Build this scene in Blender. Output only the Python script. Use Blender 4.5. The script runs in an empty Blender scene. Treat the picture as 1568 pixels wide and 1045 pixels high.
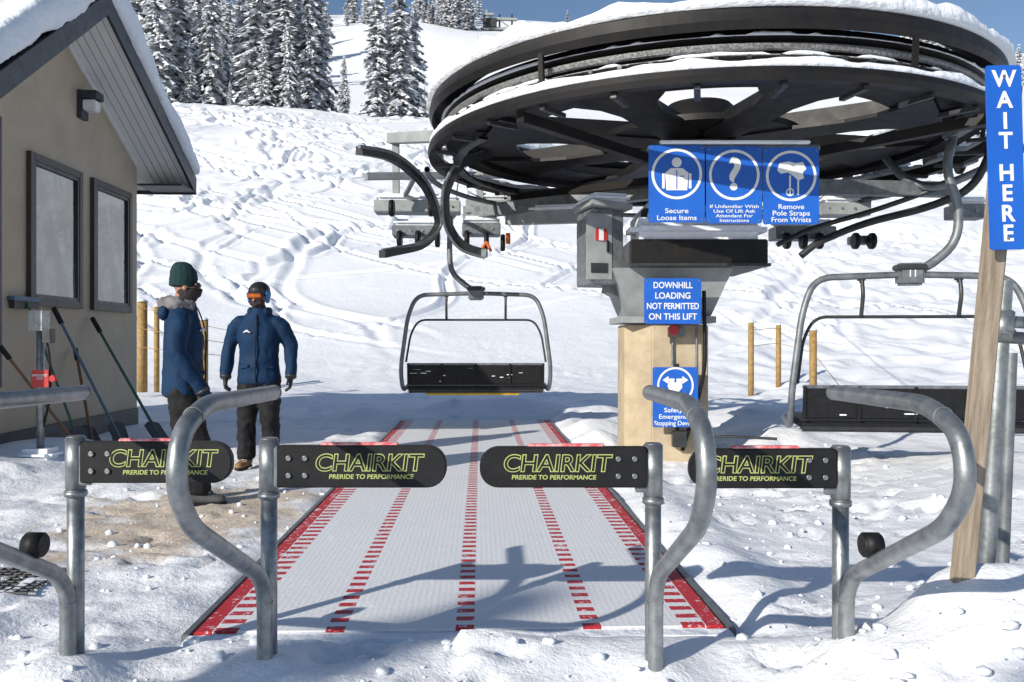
import bpy, bmesh, math, random
import numpy as np
from mathutils import Vector, Matrix, Euler
random.seed(7); rng=np.random.default_rng(7)
S=bpy.context.scene; COL=S.collection
F=1280.0; H=1.25
def W(px,py,d): return Vector(((px-784)/F*d, d, H-(py-522)/F*d))
# ---------------------------------------------------------------- materials
MC={}
def mat(name,c,rough=.6,metal=0,c2=None,ns=8,bump=0,bs=30,spec=.5,emit=None,dist=.02,detail=4,lo=.35,hi=.65,stretch=None):
    if name in MC: return MC[name]
    m=bpy.data.materials.new(name); m.use_nodes=True; nt=m.node_tree; n=nt.nodes; l=nt.links
    b=n['Principled BSDF']; b.inputs['Roughness'].default_value=rough; b.inputs['Metallic'].default_value=metal
    b.inputs['Specular IOR Level'].default_value=spec
    b.inputs['Base Color'].default_value=(*c,1)
    tc=n.new('ShaderNodeTexCoord'); vec=tc.outputs['Object']
    if stretch:
        mp=n.new('ShaderNodeMapping'); mp.inputs['Scale'].default_value=stretch; l.new(vec,mp.inputs[0]); vec=mp.outputs[0]
    if c2 is None: c2=tuple(x*.72 for x in c)
    t=n.new('ShaderNodeTexNoise'); t.inputs['Scale'].default_value=ns; t.inputs['Detail'].default_value=detail; t.inputs['Roughness'].default_value=.65
    l.new(vec,t.inputs['Vector'])
    r=n.new('ShaderNodeValToRGB'); r.color_ramp.elements[0].position=lo; r.color_ramp.elements[1].position=hi
    r.color_ramp.elements[0].color=(*c2,1); r.color_ramp.elements[1].color=(*c,1)
    l.new(t.outputs['Fac'],r.inputs['Fac']); l.new(r.outputs['Color'],b.inputs['Base Color'])
    mr=n.new('ShaderNodeMapRange'); mr.inputs['To Min'].default_value=max(.03,rough-.12); mr.inputs['To Max'].default_value=min(1,rough+.12)
    l.new(t.outputs['Fac'],mr.inputs['Value']); l.new(mr.outputs['Result'],b.inputs['Roughness'])
    if bump:
        t2=n.new('ShaderNodeTexNoise'); t2.inputs['Scale'].default_value=bs; t2.inputs['Detail'].default_value=5
        l.new(tc.outputs['Object'],t2.inputs['Vector'])
        bp=n.new('ShaderNodeBump'); bp.inputs['Strength'].default_value=bump; bp.inputs['Distance'].default_value=dist
        l.new(t2.outputs['Fac'],bp.inputs['Height']); l.new(bp.outputs['Normal'],b.inputs['Normal'])
    MC[name]=m; return m
SNOW=(.86,.885,.93)
m_snow=mat('snow_cap',SNOW,.75,c2=(.80,.84,.90),ns=5,bump=.6,bs=14,dist=.04,spec=.3)
m_galv=mat('galvanised_steel',(.36,.38,.39),.42,.75,c2=(.20,.215,.22),ns=16,bump=.15,bs=60,dist=.004,detail=7)
m_galvd=mat('weathered_steel',(.24,.26,.27),.5,.5,c2=(.13,.14,.15),ns=9,bump=.1,bs=40,dist=.004,detail=7)
m_greyp=mat('grey_paint',(.36,.38,.38),.55,.05,c2=(.25,.27,.27),ns=4,detail=8)
m_black=mat('black_rubber',(.007,.007,.008),.55,c2=(.014,.014,.016),ns=20,bump=.1,bs=80,dist=.003,spec=.3,detail=7)
m_blackst=mat('black_painted_steel',(.006,.006,.007),.5,.0,c2=(.016,.013,.011),ns=6,bump=.1,bs=30,dist=.004,spec=.35,detail=7)
m_dgrey=mat('dark_grey_steel',(.03,.033,.036),.45,.3,c2=(.06,.06,.06),ns=7,detail=7)
m_blue=mat('blue_sign_paint',(.012,.12,.54),.35,c2=(.012,.10,.46),ns=3)
m_white=mat('white_paint',(.80,.80,.80),.5,c2=(.72,.72,.72),ns=9)
m_red=mat('red_plastic',(.55,.03,.03),.4,c2=(.45,.03,.03))
m_pink=mat('pink_red_pad',(.65,.08,.10),.5,c2=(.82,.5,.5),ns=30)
m_lime=mat('lime_lettering',(.50,.55,.18),.5)
m_conc=mat('cast_concrete',(.54,.44,.30),.85,c2=(.38,.30,.20),ns=3.5,bump=.5,bs=18,dist=.01,detail=8)
m_wood=mat('weathered_wood',(.38,.31,.24),.8,c2=(.20,.155,.11),ns=6,bump=.5,bs=40,dist=.006,stretch=(9,.6,9),detail=8)
m_stucco=mat('beige_stucco',(.52,.43,.32),.9,c2=(.44,.36,.27),ns=2,bump=.5,bs=70,dist=.01,detail=8)
m_trim=mat('slate_trim',(.022,.03,.042),.5,c2=(.035,.045,.06))
m_soff=mat('soffit_board',(.82,.82,.80),.7,c2=(.76,.76,.75))
m_groove=mat('soffit_groove',(.2,.2,.2),.8)
m_winf=mat('window_frame_brown',(.05,.045,.042),.5)
m_yel=mat('yellow_paint',(.85,.55,.02),.5)
m_orange=mat('orange_rope',(.7,.16,.03),.6)
m_bamb=mat('wooden_stake',(.42,.27,.09),.7,c2=(.26,.16,.06),ns=12)
m_cable=mat('steel_rope',(.34,.34,.34),.5,.4,c2=(.12,.12,.12),ns=40,bump=.6,bs=60)
# ---------------------------------------------------------------- helpers
def link(ob): COL.objects.link(ob); return ob
def mobj(name,verts,faces,m=None,smooth=False):
    me=bpy.data.meshes.new(name); me.from_pydata([tuple(v) for v in verts],[],faces); me.update()
    if m: me.materials.append(m)
    if smooth: me.polygons.foreach_set('use_smooth',[True]*len(me.polygons))
    return link(bpy.data.objects.new(name,me))
def bmobj(name,bm,m=None,smooth=False):
    me=bpy.data.meshes.new(name); bm.to_mesh(me); bm.free()
    if m: me.materials.append(m)
    if smooth: me.polygons.foreach_set('use_smooth',[True]*len(me.polygons))
    return link(bpy.data.objects.new(name,me))
def box(name,c,s,m,rot=(0,0,0),bevel=.004):
    bm=bmesh.new(); bmesh.ops.create_cube(bm,size=1)
    bmesh.ops.scale(bm,vec=s,verts=bm.verts)
    if bevel: bmesh.ops.bevel(bm,geom=bm.edges[:],offset=min(bevel,min(s)*.4),segments=2,affect='EDGES')
    o=bmobj(name,bm,m); o.matrix_world=Matrix.Translation(Vector(c))@Euler(rot).to_matrix().to_4x4(); return o
def beam(name,a,b,w,h,m,bevel=.004,up=(0,0,1)):
    a=Vector(a);b=Vector(b);d=b-a;L=d.length;y=d.normalized();x=y.cross(Vector(up)).normalized();z=x.cross(y)
    o=box(name,(0,0,0),(w,L,h),m,bevel=bevel)
    M=Matrix((x,y,z)).transposed().to_4x4(); M.translation=(a+b)/2; o.matrix_world=M; return o
def rpath(pts,rad=.1,n=6):
    pts=[Vector(p) for p in pts]; out=[pts[0]]
    for i in range(1,len(pts)-1):
        p=pts[i];a=pts[i-1]-p;b=pts[i+1]-p
        r=min(rad,a.length*.48,b.length*.48)
        A=p+a.normalized()*r;B=p+b.normalized()*r
        for k in range(n+1):
            t=k/n; out.append(A*(1-t)**2+p*2*t*(1-t)+B*t*t)
    out.append(pts[-1]); return out
def tube(name,pts,r,m,rad=.1,res=5,cyc=False):
    P=rpath(pts,rad) if rad and len(pts)>2 else [Vector(p) for p in pts]
    cu=bpy.data.curves.new(name,'CURVE'); cu.dimensions='3D'; cu.bevel_depth=r; cu.bevel_resolution=res; cu.use_fill_caps=True
    sp=cu.splines.new('POLY'); sp.points.add(len(P)-1)
    for q,p in zip(sp.points,P): q.co=(*p,1)
    sp.use_cyclic_u=cyc; sp.use_smooth=True
    cu.materials.append(m); return link(bpy.data.objects.new(name,cu))
def cyl(name,a,b,r,m,segs=24,r2=None,bevel=0.0):
    a=Vector(a);b=Vector(b);d=b-a
    bm=bmesh.new(); bmesh.ops.create_cone(bm,cap_ends=True,segments=segs,radius1=r,radius2=r if r2 is None else r2,depth=d.length)
    if bevel:
        es=[e for e in bm.edges if any(len(f.verts)>4 for f in e.link_faces)]
        bmesh.ops.bevel(bm,geom=es,offset=bevel,segments=3,affect='EDGES')
    o=bmobj(name,bm,m)
    for p in o.data.polygons: p.use_smooth=len(p.vertices)<=4
    o.matrix_world=Matrix.Translation((a+b)/2)@d.to_track_quat('Z','Y').to_matrix().to_4x4(); return o
def lathe(name,prof,m,c,segs=160,a0=0,a1=2*math.pi,close=True):
    full=abs(a1-a0-2*math.pi)<1e-4; n=segs if full else segs+1; k=len(prof); V=[];Fc=[]
    for i in range(n):
        a=a0+(a1-a0)*i/segs
        for r,z in prof: V.append((c[0]+r*math.cos(a),c[1]+r*math.sin(a),c[2]+z))
    for i in range(segs):
        j=(i+1)%n
        for q in range(k if close else k-1):
            q2=(q+1)%k; Fc.append((i*k+q,j*k+q,j*k+q2,i*k+q2))
    o=mobj(name,V,Fc,m)
    bm=bmesh.new();bm.from_mesh(o.data);bmesh.ops.recalc_face_normals(bm,faces=bm.faces);bm.to_mesh(o.data);bm.free()
    return o
def frameM(o,ux,uy):
    ux=Vector(ux).normalized();uy=Vector(uy);uy=(uy-ux*uy.dot(ux)).normalized();n=ux.cross(uy)
    M=Matrix((ux,uy,n)).transposed().to_4x4();M.translation=Vector(o);return M
def plate(name,pts,M,depth,m,bevel=0):
    bm=bmesh.new(); vs=[bm.verts.new((x,y,0)) for x,y in pts]; f=bm.faces.new(vs)
    r=bmesh.ops.extrude_face_region(bm,geom=[f]); bmesh.ops.translate(bm,vec=(0,0,depth),verts=[v for v in r['geom'] if isinstance(v,bmesh.types.BMVert)])
    bmesh.ops.recalc_face_normals(bm,faces=bm.faces)
    if bevel: bmesh.ops.bevel(bm,geom=bm.edges[:],offset=bevel,segments=2,affect='EDGES')
    o=bmobj(name,bm,m); o.matrix_world=M; return o
def rrect(w,h,r,cx=0,cy=0,n=6):
    P=[]
    for sx,sy,a in((1,1,0),(-1,1,90),(-1,-1,180),(1,-1,270)):
        for k in range(n+1):
            t=math.radians(a+90*k/n); P.append((cx+sx*(w/2-r)+r*math.cos(t),cy+sy*(h/2-r)+r*math.sin(t)))
    return P
def ringpts(M,name,r0,r1,cx,cy,z,m,n=48):
    V=[];Fc=[]
    for i in range(n):
        a=2*math.pi*i/n
        V+= [(cx+r0*math.cos(a),cy+r0*math.sin(a),z),(cx+r1*math.cos(a),cy+r1*math.sin(a),z)]
    for i in range(n):
        j=(i+1)%n; Fc.append((2*i,2*i+1,2*j+1,2*j))
    o=mobj(name,V,Fc,m); o.matrix_world=M; return o
def text(name,body,M,x,y,cap,m,width=None,off=0.0,z=.003,ext=.0008,align='CENTER',shear=0,sx=1):
    cu=bpy.data.curves.new(name,'FONT'); cu.body=body; cu.size=cap/.7; cu.align_x=align; cu.align_y='CENTER'; cu.extrude=ext; cu.offset=off*cap; cu.shear=shear
    cu.materials.append(m); o=link(bpy.data.objects.new(name,cu))
    if width:
        bpy.context.view_layer.update(); sx=width/max(o.dimensions.x,1e-4)
    o.matrix_world=M@Matrix.Translation((x,y,z))@Matrix.Diagonal((sx,1,1,1)); o['sx']=sx; return o
def group(name,objs,loc=(0,0,0)):
    e=bpy.data.objects.new(name,None); e.empty_display_size=.2; link(e); e.location=loc
    inv=Matrix.Translation(-Vector(loc))
    for o in objs:
        if o is None: continue
        o.parent=e; o.matrix_parent_inverse=inv
    return e
# ---------------------------------------------------------------- terrain
TB={}
def vn(x,y,sc,seed):
    if seed not in TB: TB[seed]=np.random.default_rng(seed).random((256,256))
    T=TB[seed]; X=x/sc+1000.37;Y=y/sc+1000.71
    xi=np.floor(X).astype(int);yi=np.floor(Y).astype(int);fx=X-xi;fy=Y-yi
    fx=fx*fx*(3-2*fx);fy=fy*fy*(3-2*fy)
    a=T[xi%256,yi%256];b=T[(xi+1)%256,yi%256];c=T[xi%256,(yi+1)%256];d=T[(xi+1)%256,(yi+1)%256]
    return (a*(1-fx)+b*fx)*(1-fy)+(c*(1-fx)+d*fx)*fy-.5
def sstep(a,b,x):
    t=np.clip((x-a)/(b-a),0,1); return t*t*(3-2*t)
def prof(y):
    t=np.maximum(y-20,0); z1=.375*t*t/(t+12)
    z0=.375*93*93/105
    d=np.maximum(y-113,0)
    z2=z0+.12*np.minimum(d,25)+.49*np.maximum(np.minimum(d,225)-25,0)+.05*np.maximum(d-225,0)
    return np.where(y<113,z1,z2)
def base_z(x,y):
    x=np.asarray(x,float);y=np.asarray(y,float)
    z=prof(y)*(1-.17*np.clip(x/np.maximum(y,60),-.8,.9))
    z=z+sstep(24,60,y)*(vn(x,y,28,1)*2.2+vn(x,y,11,2)*.5)+sstep(130,250,y)*vn(x,y,60,3)*9
    return z
CA=math.atan(.038); cC,sC=math.cos(CA),math.sin(CA); CO=(-.2135,3.57)
def L2W(u,v,z=0): return Vector((CO[0]+u*cC-v*sC, CO[1]+u*sC+v*cC, z))
def near_z(x,y):
    z=np.zeros_like(x)
    nf=1-sstep(18,34,y)
    z+=nf*(vn(x,y,1.3,11)*.06+vn(x,y,.45,12)*.030+vn(x,y,.17,13)*.013+vn(x,y,.08,14)*.006)
    rgh=sstep(-.04,.2,vn(x,y,1.4,15))
    z+=nf*rgh*(vn(x,y,.22,16)*.05+vn(x,y,.1,17)*.026)
    for mx,my,a,r in((1.35,2.75,.13,.35),(1.85,2.9,.28,.45),(2.35,3.3,.36,.55),(-1.66,3.05,.10,.2),(-.9,3.05,.07,.16),(.53,3.05,.07,.16),(1.22,3.05,.08,.17),(1.62,3.15,.16,.2),
                     (-5.0,9.0,.22,.7),(-4.9,7.6,.18,.6),(1.2,11.2,.18,.4),(1.1,9.9,.15,.35),(2.2,8.4,.12,.4),(3.6,6.2,.16,.9),(4.6,7.6,.25,1.2),(3.0,9.8,.25,.8),(-2.4,13.6,.15,.6),(-1.1,14.3,.22,.7),(.2,14.6,.25,.8),(1.4,13.6,.2,.6),
                     (3.3,12,.3,1.0),(5.2,11,.35,1.4)):
        z+=a*np.exp(-((x-mx)**2+(y-my)**2)/(r*r))
    u=(x-CO[0])*cC+(y-CO[1])*sC; v=-(x-CO[0])*sC+(y-CO[1])*cC
    du=np.abs(u)-1.135; dv=np.maximum(-v,v-9.45); dd=np.maximum(du,dv)
    ins=sstep(.14+.08*vn(x,y,.3,18),-.03,dd)
    z+=.05*np.exp(-((dd-.3)/.2)**2)*np.where(u>0,1.4,.3)
    z=z*(1-ins)-.03*ins
    return z
def spaced(segs):
    out=[segs[0][0]]
    for a,b,s0,s1 in segs:
        p=a
        while p<b-1e-6:
            t=(p-a)/(b-a); p=min(b,p+s0+(s1-s0)*t); out.append(p)
    return np.array(out)
xr=spaced([(0,3.2,.04,.05),(3.2,8,.06,.12),(8,36,.13,.17),(36,70,.2,.34),(70,700,.8,60)])
xs=np.concatenate([-xr[:0:-1],xr])
ys=np.concatenate([[-60,-20,-8,-3,0,1],spaced([(1.6,6,.035,.05),(6,14,.05,.10),(14,60,.12,.26),(60,120,.28,.55),(120,345,1.2,4),(345,1500,10,120)])])
X,Y=np.meshgrid(xs,ys,indexing='ij')
Z=base_z(X,Y)+near_z(X,Y)
trk=np.random.default_rng(21)
slope=sstep(24,34,Y)*(1-sstep(112,125,Y))
for i in range(150):
    near=i%3==0
    if near: yc=trk.uniform(34,62); x0=trk.uniform(-.62,.62)*yc; dr=trk.choice([-1,1])*trk.uniform(.2,1.6); A=trk.uniform(.3,1.6); wl=trk.uniform(7,18); hl=trk.uniform(6,22); w=trk.uniform(.13,.26); dep=.22
    else: yc=trk.uniform(62,105); x0=trk.uniform(-.62,.62)*yc; dr=trk.choice([-1,1])*trk.uniform(.1,1.5); A=trk.uniform(.5,3.4); wl=trk.uniform(9,26); hl=trk.uniform(8,32); w=trk.uniform(.22,.45); dep=.42
    if i%5==1: x0=-abs(x0)
    ph=trk.uniform(0,6.3); ya,yb=yc-hl,yc+hl
    cx=x0+dr*(Y-yc)+A*np.sin(Y*6.28/wl+ph)+vn(Y,X*0+i*7.7,6,60)*1.4; sl=np.abs(dr+A*6.28/wl*np.cos(Y*6.28/wl+ph))
    dd=np.abs(X-cx)/np.sqrt(1+sl*sl)
    m_=sstep(ya,ya+5,Y)*(1-sstep(yb-5,yb,Y))
    Z+=slope*m_*(-dep*np.exp(-(dd/w)**2)+dep*.42*np.exp(-((dd-w*1.9)/(w*.8))**2))*trk.uniform(.5,1.2)
rough=sstep(.02,.24,vn(X,Y,15,31))*slope
Z+=rough*(vn(X,Y,1.6,32)*.22+vn(X,Y,.8,33)*.16)+slope*vn(X,Y,3.4,34)*.16+slope*vn(X,Y,8,38)*.6
Z+=sstep(15,21,Y)*(1-sstep(40,56,Y))*sstep(2,7,X)*(vn(X,Y,1.0,35)*.30+vn(X,Y,.5,36)*.14)
fp=np.random.default_rng(5)
for i in range(620):
    if i<360: fx,fy=fp.uniform(-5,4.5),fp.uniform(2.2,9)
    else: fx,fy=fp.uniform(-7,10),fp.uniform(6,18)
    u=(fx-CO[0]);
    if abs(u+ (fy-3.57)*.038)<1.35 and fy>3.4 and fy<13.2: continue
    i0,i1=np.searchsorted(xs,[fx-.3,fx+.3]); j0,j1=np.searchsorted(ys,[fy-.3,fy+.3])
    if i1<=i0 or j1<=j0: continue
    a=fp.uniform(0,3.14); ca,sa=math.cos(a),math.sin(a); dp=fp.uniform(.012,.036)
    xx=X[i0:i1,j0:j1]-fx; yy=Y[i0:i1,j0:j1]-fy
    p=(xx*ca+yy*sa)/.15; q=(-xx*sa+yy*ca)/.062; rr=np.sqrt(p*p+q*q)
    Z[i0:i1,j0:j1]+= -dp*(1-sstep(.75,1.15,rr))+dp*.4*np.exp(-((rr-1.35)/.25)**2)
nx,ny=X.shape
me=bpy.data.meshes.new('snow_ground'); V=np.stack([X,Y,Z],-1).reshape(-1,3)
idx=np.arange(nx*ny).reshape(nx,ny)
Q=np.stack([idx[:-1,:-1],idx[1:,:-1],idx[1:,1:],idx[:-1,1:]],-1).reshape(-1,4)
me.vertices.add(len(V)); me.vertices.foreach_set('co',V.ravel())
me.loops.add(Q.size); me.loops.foreach_set('vertex_index',Q.ravel().astype(np.int32))
me.polygons.add(len(Q)); me.polygons.foreach_set('loop_start',np.arange(0,Q.size,4,dtype=np.int32)); me.polygons.foreach_set('loop_total',np.full(len(Q),4,dtype=np.int32))
me.polygons.foreach_set('use_smooth',np.ones(len(Q),bool)); me.update(calc_edges=True)
def TZ(x,y):
    i=min(max(np.searchsorted(xs,x),0),nx-1); j=min(max(np.searchsorted(ys,y),0),ny-1); return float(Z[i,j])
m=bpy.data.materials.new('snow_ground'); m.use_nodes=True; nt=m.node_tree;n=nt.nodes;l=nt.links;b=n['Principled BSDF']
b.inputs['Roughness'].default_value=.7; b.inputs['Specular IOR Level'].default_value=.35
tc=n.new('ShaderNodeTexCoord')
def noise(sc,det=4,ro=.6,vec=None):
    t=n.new('ShaderNodeTexNoise');t.inputs['Scale'].default_value=sc;t.inputs['Detail'].default_value=det;t.inputs['Roughness'].default_value=ro
    l.new(vec or tc.outputs['Object'],t.inputs['Vector']);return t.outputs['Fac']
def mth(op,a,b_=None,c_=None,clamp=False):
    k=n.new('ShaderNodeMath');k.operation=op;k.use_clamp=clamp
    for i,v in enumerate((a,b_,c_)):
        if v is None: continue
        if isinstance(v,(int,float)): k.inputs[i].default_value=v
        else: l.new(v,k.inputs[i])
    return k.outputs[0]
def mix(f,a,b_):
    k=n.new('ShaderNodeMix');k.data_type='RGBA'
    if isinstance(f,(int,float)): k.inputs[0].default_value=f
    else: l.new(f,k.inputs[0])
    for i,v in((6,a),(7,b_)):
        if isinstance(v,tuple): k.inputs[i].default_value=(*v,1)
        else: l.new(v,k.inputs[i])
    return k.outputs[2]
sx=n.new('ShaderNodeSeparateXYZ'); l.new(tc.outputs['Object'],sx.inputs[0])
base=mix(noise(1.3),(.84,.865,.91),(.90,.91,.935))
ex=mth('DIVIDE',mth('ADD',sx.outputs[0],2.3),.95); ey=mth('DIVIDE',mth('SUBTRACT',sx.outputs[1],6.0),1.5)
rr=mth('SQRT',mth('ADD',mth('MULTIPLY',ex,ex),mth('MULTIPLY',ey,ey)))
pm=mth('SUBTRACT',mth('ADD',mth('MULTIPLY',noise(2.6,6,.7),2.4),-.22),rr)
pm=mth('MULTIPLY',pm,2.8,clamp=True)
pm=mth('MULTIPLY',pm,mth('ADD',.35,mth('MULTIPLY',noise(11,6,.75),.75)),clamp=True)
base=mix(pm,base,mix(noise(14,5,.7),(.44,.29,.14),(.68,.55,.40)))
l.new(base,b.inputs['Base Color'])
hgt=mth('ADD',mth('ADD',mth('MULTIPLY',noise(7,5,.65),.045),mth('MULTIPLY',noise(45,4,.7),.012)),mth('MULTIPLY',noise(1.0,3),.10))
bp=n.new('ShaderNodeBump');bp.inputs['Strength'].default_value=.5;bp.inputs['Distance'].default_value=1.0
l.new(hgt,bp.inputs['Height']);l.new(bp.outputs['Normal'],b.inputs['Normal'])
me.materials.append(m); link(bpy.data.objects.new('snow_ground',me))
# crumbs of loose snow
bm=bmesh.new(); bmesh.ops.create_icosphere(bm,subdivisions=1,radius=1); cv=np.array([v.co[:] for v in bm.verts]); cf=np.array([[v.index for v in f.verts] for f in bm.faces]); bm.free()
cr=np.random.default_rng(77); VV=[];FF=[];off=0
for i in range(1500):
    x,y=cr.uniform(-3.2,3.6),2.3+7*cr.random()**1.8
    if abs((x-CO[0])+(y-3.57)*.038)<1.2 and y>3.5: continue
    s=.005+.026*cr.random()**3; q=cv*(1+cr.uniform(-.3,.3,(len(cv),1)))*np.array([1,cr.uniform(.6,1.2),cr.uniform(.5,.9)])*s
    VV.append(q+np.array([x,y,TZ(x,y)+s*.3])); FF.append(cf+off); off+=len(cv)
mobj('snow_crumbs',np.concatenate(VV).tolist(),np.concatenate(FF).tolist(),m_snow,True)
# ---------------------------------------------------------------- loading carpet
m=bpy.data.materials.new('conveyor_carpet'); m.use_nodes=True; nt=m.node_tree;n=nt.nodes;l=nt.links;b=n['Principled BSDF']
tc=n.new('ShaderNodeTexCoord'); sx=n.new('ShaderNodeSeparateXYZ'); l.new(tc.outputs['Object'],sx.inputs[0]); u=sx.outputs[0];v=sx.outputs[1]
def band(c,w): return mth('LESS_THAN',mth('ABSOLUTE',mth('SUBTRACT',u,c)),w)
dash=mth('LESS_THAN',mth('FRACT',mth('MULTIPLY',v,9.2)),.5)
stripes=None
for c in(-.54,.012,.56): stripes=band(c,.040) if stripes is None else mth('MAXIMUM',stripes,band(c,.040))
for c in(-1.0,1.0): stripes=mth('MAXIMUM',stripes,band(c,.05))
red=mth('MULTIPLY',stripes,dash)
red=mth('MAXIMUM',red,mth('GREATER_THAN',mth('ABSOLUTE',u),1.055))
worn=mth('MULTIPLY',red,mth('SUBTRACT',1.0,mth('MULTIPLY',mth('GREATER_THAN',noise(26,5,.7),.60),.75)))
gm=mix(noise(2.2,6,.7),(.72,.735,.76),(.84,.85,.87))
vor=n.new('ShaderNodeTexVoronoi');vor.inputs['Scale'].default_value=34;vor.inputs['Randomness'].default_value=.25;l.new(tc.outputs['Object'],vor.inputs['Vector'])
gm=mix(mth('MULTIPLY',mth('LESS_THAN',vor.outputs['Distance'],.3),.25),gm,(.46,.48,.51))
col=mix(worn,gm,(.50,.025,.04))
sn=mth('MULTIPLY',mth('GREATER_THAN',noise(5,8,.75),.62),.8)
col=mix(sn,col,(.87,.89,.92))
l.new(col,b.inputs['Base Color']); b.inputs['Roughness'].default_value=.7
bp=n.new('ShaderNodeBump');bp.inputs['Strength'].default_value=.45;bp.inputs['Distance'].default_value=.006
l.new(mth('ADD',vor.outputs['Distance'],mth('MULTIPLY',noise(60,3),.5)),bp.inputs['Height']);l.new(bp.outputs['Normal'],b.inputs['Normal'])
cb=bmesh.new(); bmesh.ops.create_cube(cb,size=1); bmesh.ops.scale(cb,vec=(2.27,9.45,.05),verts=cb.verts); bmesh.ops.translate(cb,vec=(0,9.45/2,-.005),verts=cb.verts)
bmesh.ops.bevel(cb,geom=cb.edges[:],offset=.008,segments=2,affect='EDGES')
belt=bmobj('belt',cb,m); belt.matrix_world=Matrix.Translation((CO[0],CO[1],0))@Matrix.Rotation(CA,4,'Z')
parts=[belt]
for s in(-1,1): parts.append(beam('side_rail',L2W(s*1.16,-.02,-.008),L2W(s*1.16,9.5,-.008),.035,.05,m_galvd))
parts.append(beam('front_comb',L2W(-1.15,-.05,-.008),L2W(1.15,-.05,-.008),.08,.04,m_snow))
group('loading_carpet',parts,L2W(0,4.7))
gp=[]
for i in range(15): gp.append(tube('mat_strand',[(-3.05+.05*i,4.02,TZ(-2.6,4.1)+.015),(-3.05+.05*i,4.45,TZ(-2.6,4.1)+.015)],.006,m_dgrey,0,2))
for i in range(10): gp.append(tube('mat_strand',[(-3.07,4.02+.048*i,TZ(-2.6,4.1)+.015),(-2.33,4.02+.048*i,TZ(-2.6,4.1)+.015)],.006,m_dgrey,0,2))
group('rubber_grid_mat',gp,(-2.7,4.2,0))
# ---------------------------------------------------------------- gates with padded arms
def gate(px,base_y,top_y,sgn,arm_y0,arm_y1,arm_x0,arm_x1,d=3.1):
    X0=(px-784)/F*d; zt=H-(top_y-522)/F*d
    P=[]
    P.append(cyl('post',(X0,d,-.1),(X0,d,zt-.17),.030,m_galv)); P.append(cyl('sleeve',(X0,d,zt-.20),(X0,d,zt),.036,m_galv,bevel=.006))
    P.append(cyl('collar',(X0,d,zt-.225),(X0,d,zt-.2),.040,m_galv,bevel=.004))
    P.append(box('hinge_plate',(X0+sgn*.045,d-.02,zt-.105),(.05,.012,.15),m_galvd))
    a0=(arm_x0-784)/F*d; a1=(arm_x1-784)/F*d; z0=H-(arm_y1-522)/F*d; z1=H-(arm_y0-522)/F*d
    w=a1-a0;h=z1-z0; M=frameM(((a0+a1)/2,d-.005,(z0+z1)/2),(1,0,0),(0,0,1))
    pts=[]; rad=h*.46
    for sxx,syy,a in((1,1,0),(-1,1,90),(-1,-1,180),(1,-1,270)):
        r=rad if sxx==sgn else .012
        for k in range(9):
            t=math.radians(a+90*k/8); pts.append((sxx*(w/2-r)+r*math.cos(t),syy*(h/2-r)+r*math.sin(t)))
    P.append(plate('padded_arm',pts,M,.035,m_black,.004))
    z=.0358
    o=text('lettering',"CHAIRKIT",M,sgn*.025,.012,.060,m_lime,.40,.055,z,.0004,shear=.12); P.append(o)
    P.append(text('lettering_inner',"CHAIRKIT",M,sgn*.025,.012,.060,m_black,None,-.005,z+.0012,.0004,shear=.12,sx=o['sx']))
    P.append(text('tagline',"PRERIDE TO PERFORMANCE",M,sgn*.035,-.037,.016,m_lime,.31,.03,z,.0004,shear=.1))
    P.append(box('wear_strip',M@Vector((-sgn*.01,h/2+.004,.018)),(w*.46,.03,.012),m_pink,bevel=.004))
    for bx in(.045,.105):
        for by in(-.042,.042):
            c=M@Vector((-sgn*(w/2-bx),by*.75,.036)); P.append(cyl('bolt',c,c+Vector((0,-.008,0)),.010,m_galv,12,bevel=.002))
    return P,X0
def loop(X0,extra=True,d0=3.045):
    p=[(X0,d0,-.1),(X0,d0,.33),(X0,d0-.07,.42),(X0,2.34,.73),(X0,2.235,.86),(X0,2.27,1.00),(X0,2.45,1.065),(X0,3.16,1.055)]
    P=[tube('bent_pipe',p,.028,m_galv,.12,8)]
    P.append(cyl('end_cap',(X0,3.15,1.055),(X0,3.168,1.055),.029,m_galvd))
    for q in((X0,d0-.01,.30),(X0,2.36,1.035)): P.append(tube('weld_bead',[(q[0]+.0285*math.cos(t),q[1]+.0,q[2]+.0285*math.sin(t)) if q[2]>.5 else (q[0]+.0285*math.cos(t),q[1]+.01+.0285*math.sin(t),q[2]) for t in np.linspace(0,6.28,17)],.002,m_galvd,0,2))
    return P
for (px,by,ty,s,ay0,ay1,ax0,ax1) in((116,1010,667,1,674,737,130,360),(412,1035,670,1,680,744,428,685),(1000,1030,678,-1,682,744,735,988),(1287,1025,682,-1,685,745,1052,1276)):
    P,X0=gate(px,by,ty,s,ay0,ay1,ax0,ax1); group('loading_gate',P,(X0,3.1,0))
    P=loop(X0)
    if px in(116,1287):
        zz=.50; yy=2.83
        P.append(cyl('rubber_bumper',(X0-s*.03,yy,zz+.06),(X0+s*.035,yy,zz+.06),.042,m_black,24,bevel=.006))
    group('steel_queue_rail',P,(X0,3.0,0))
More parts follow.
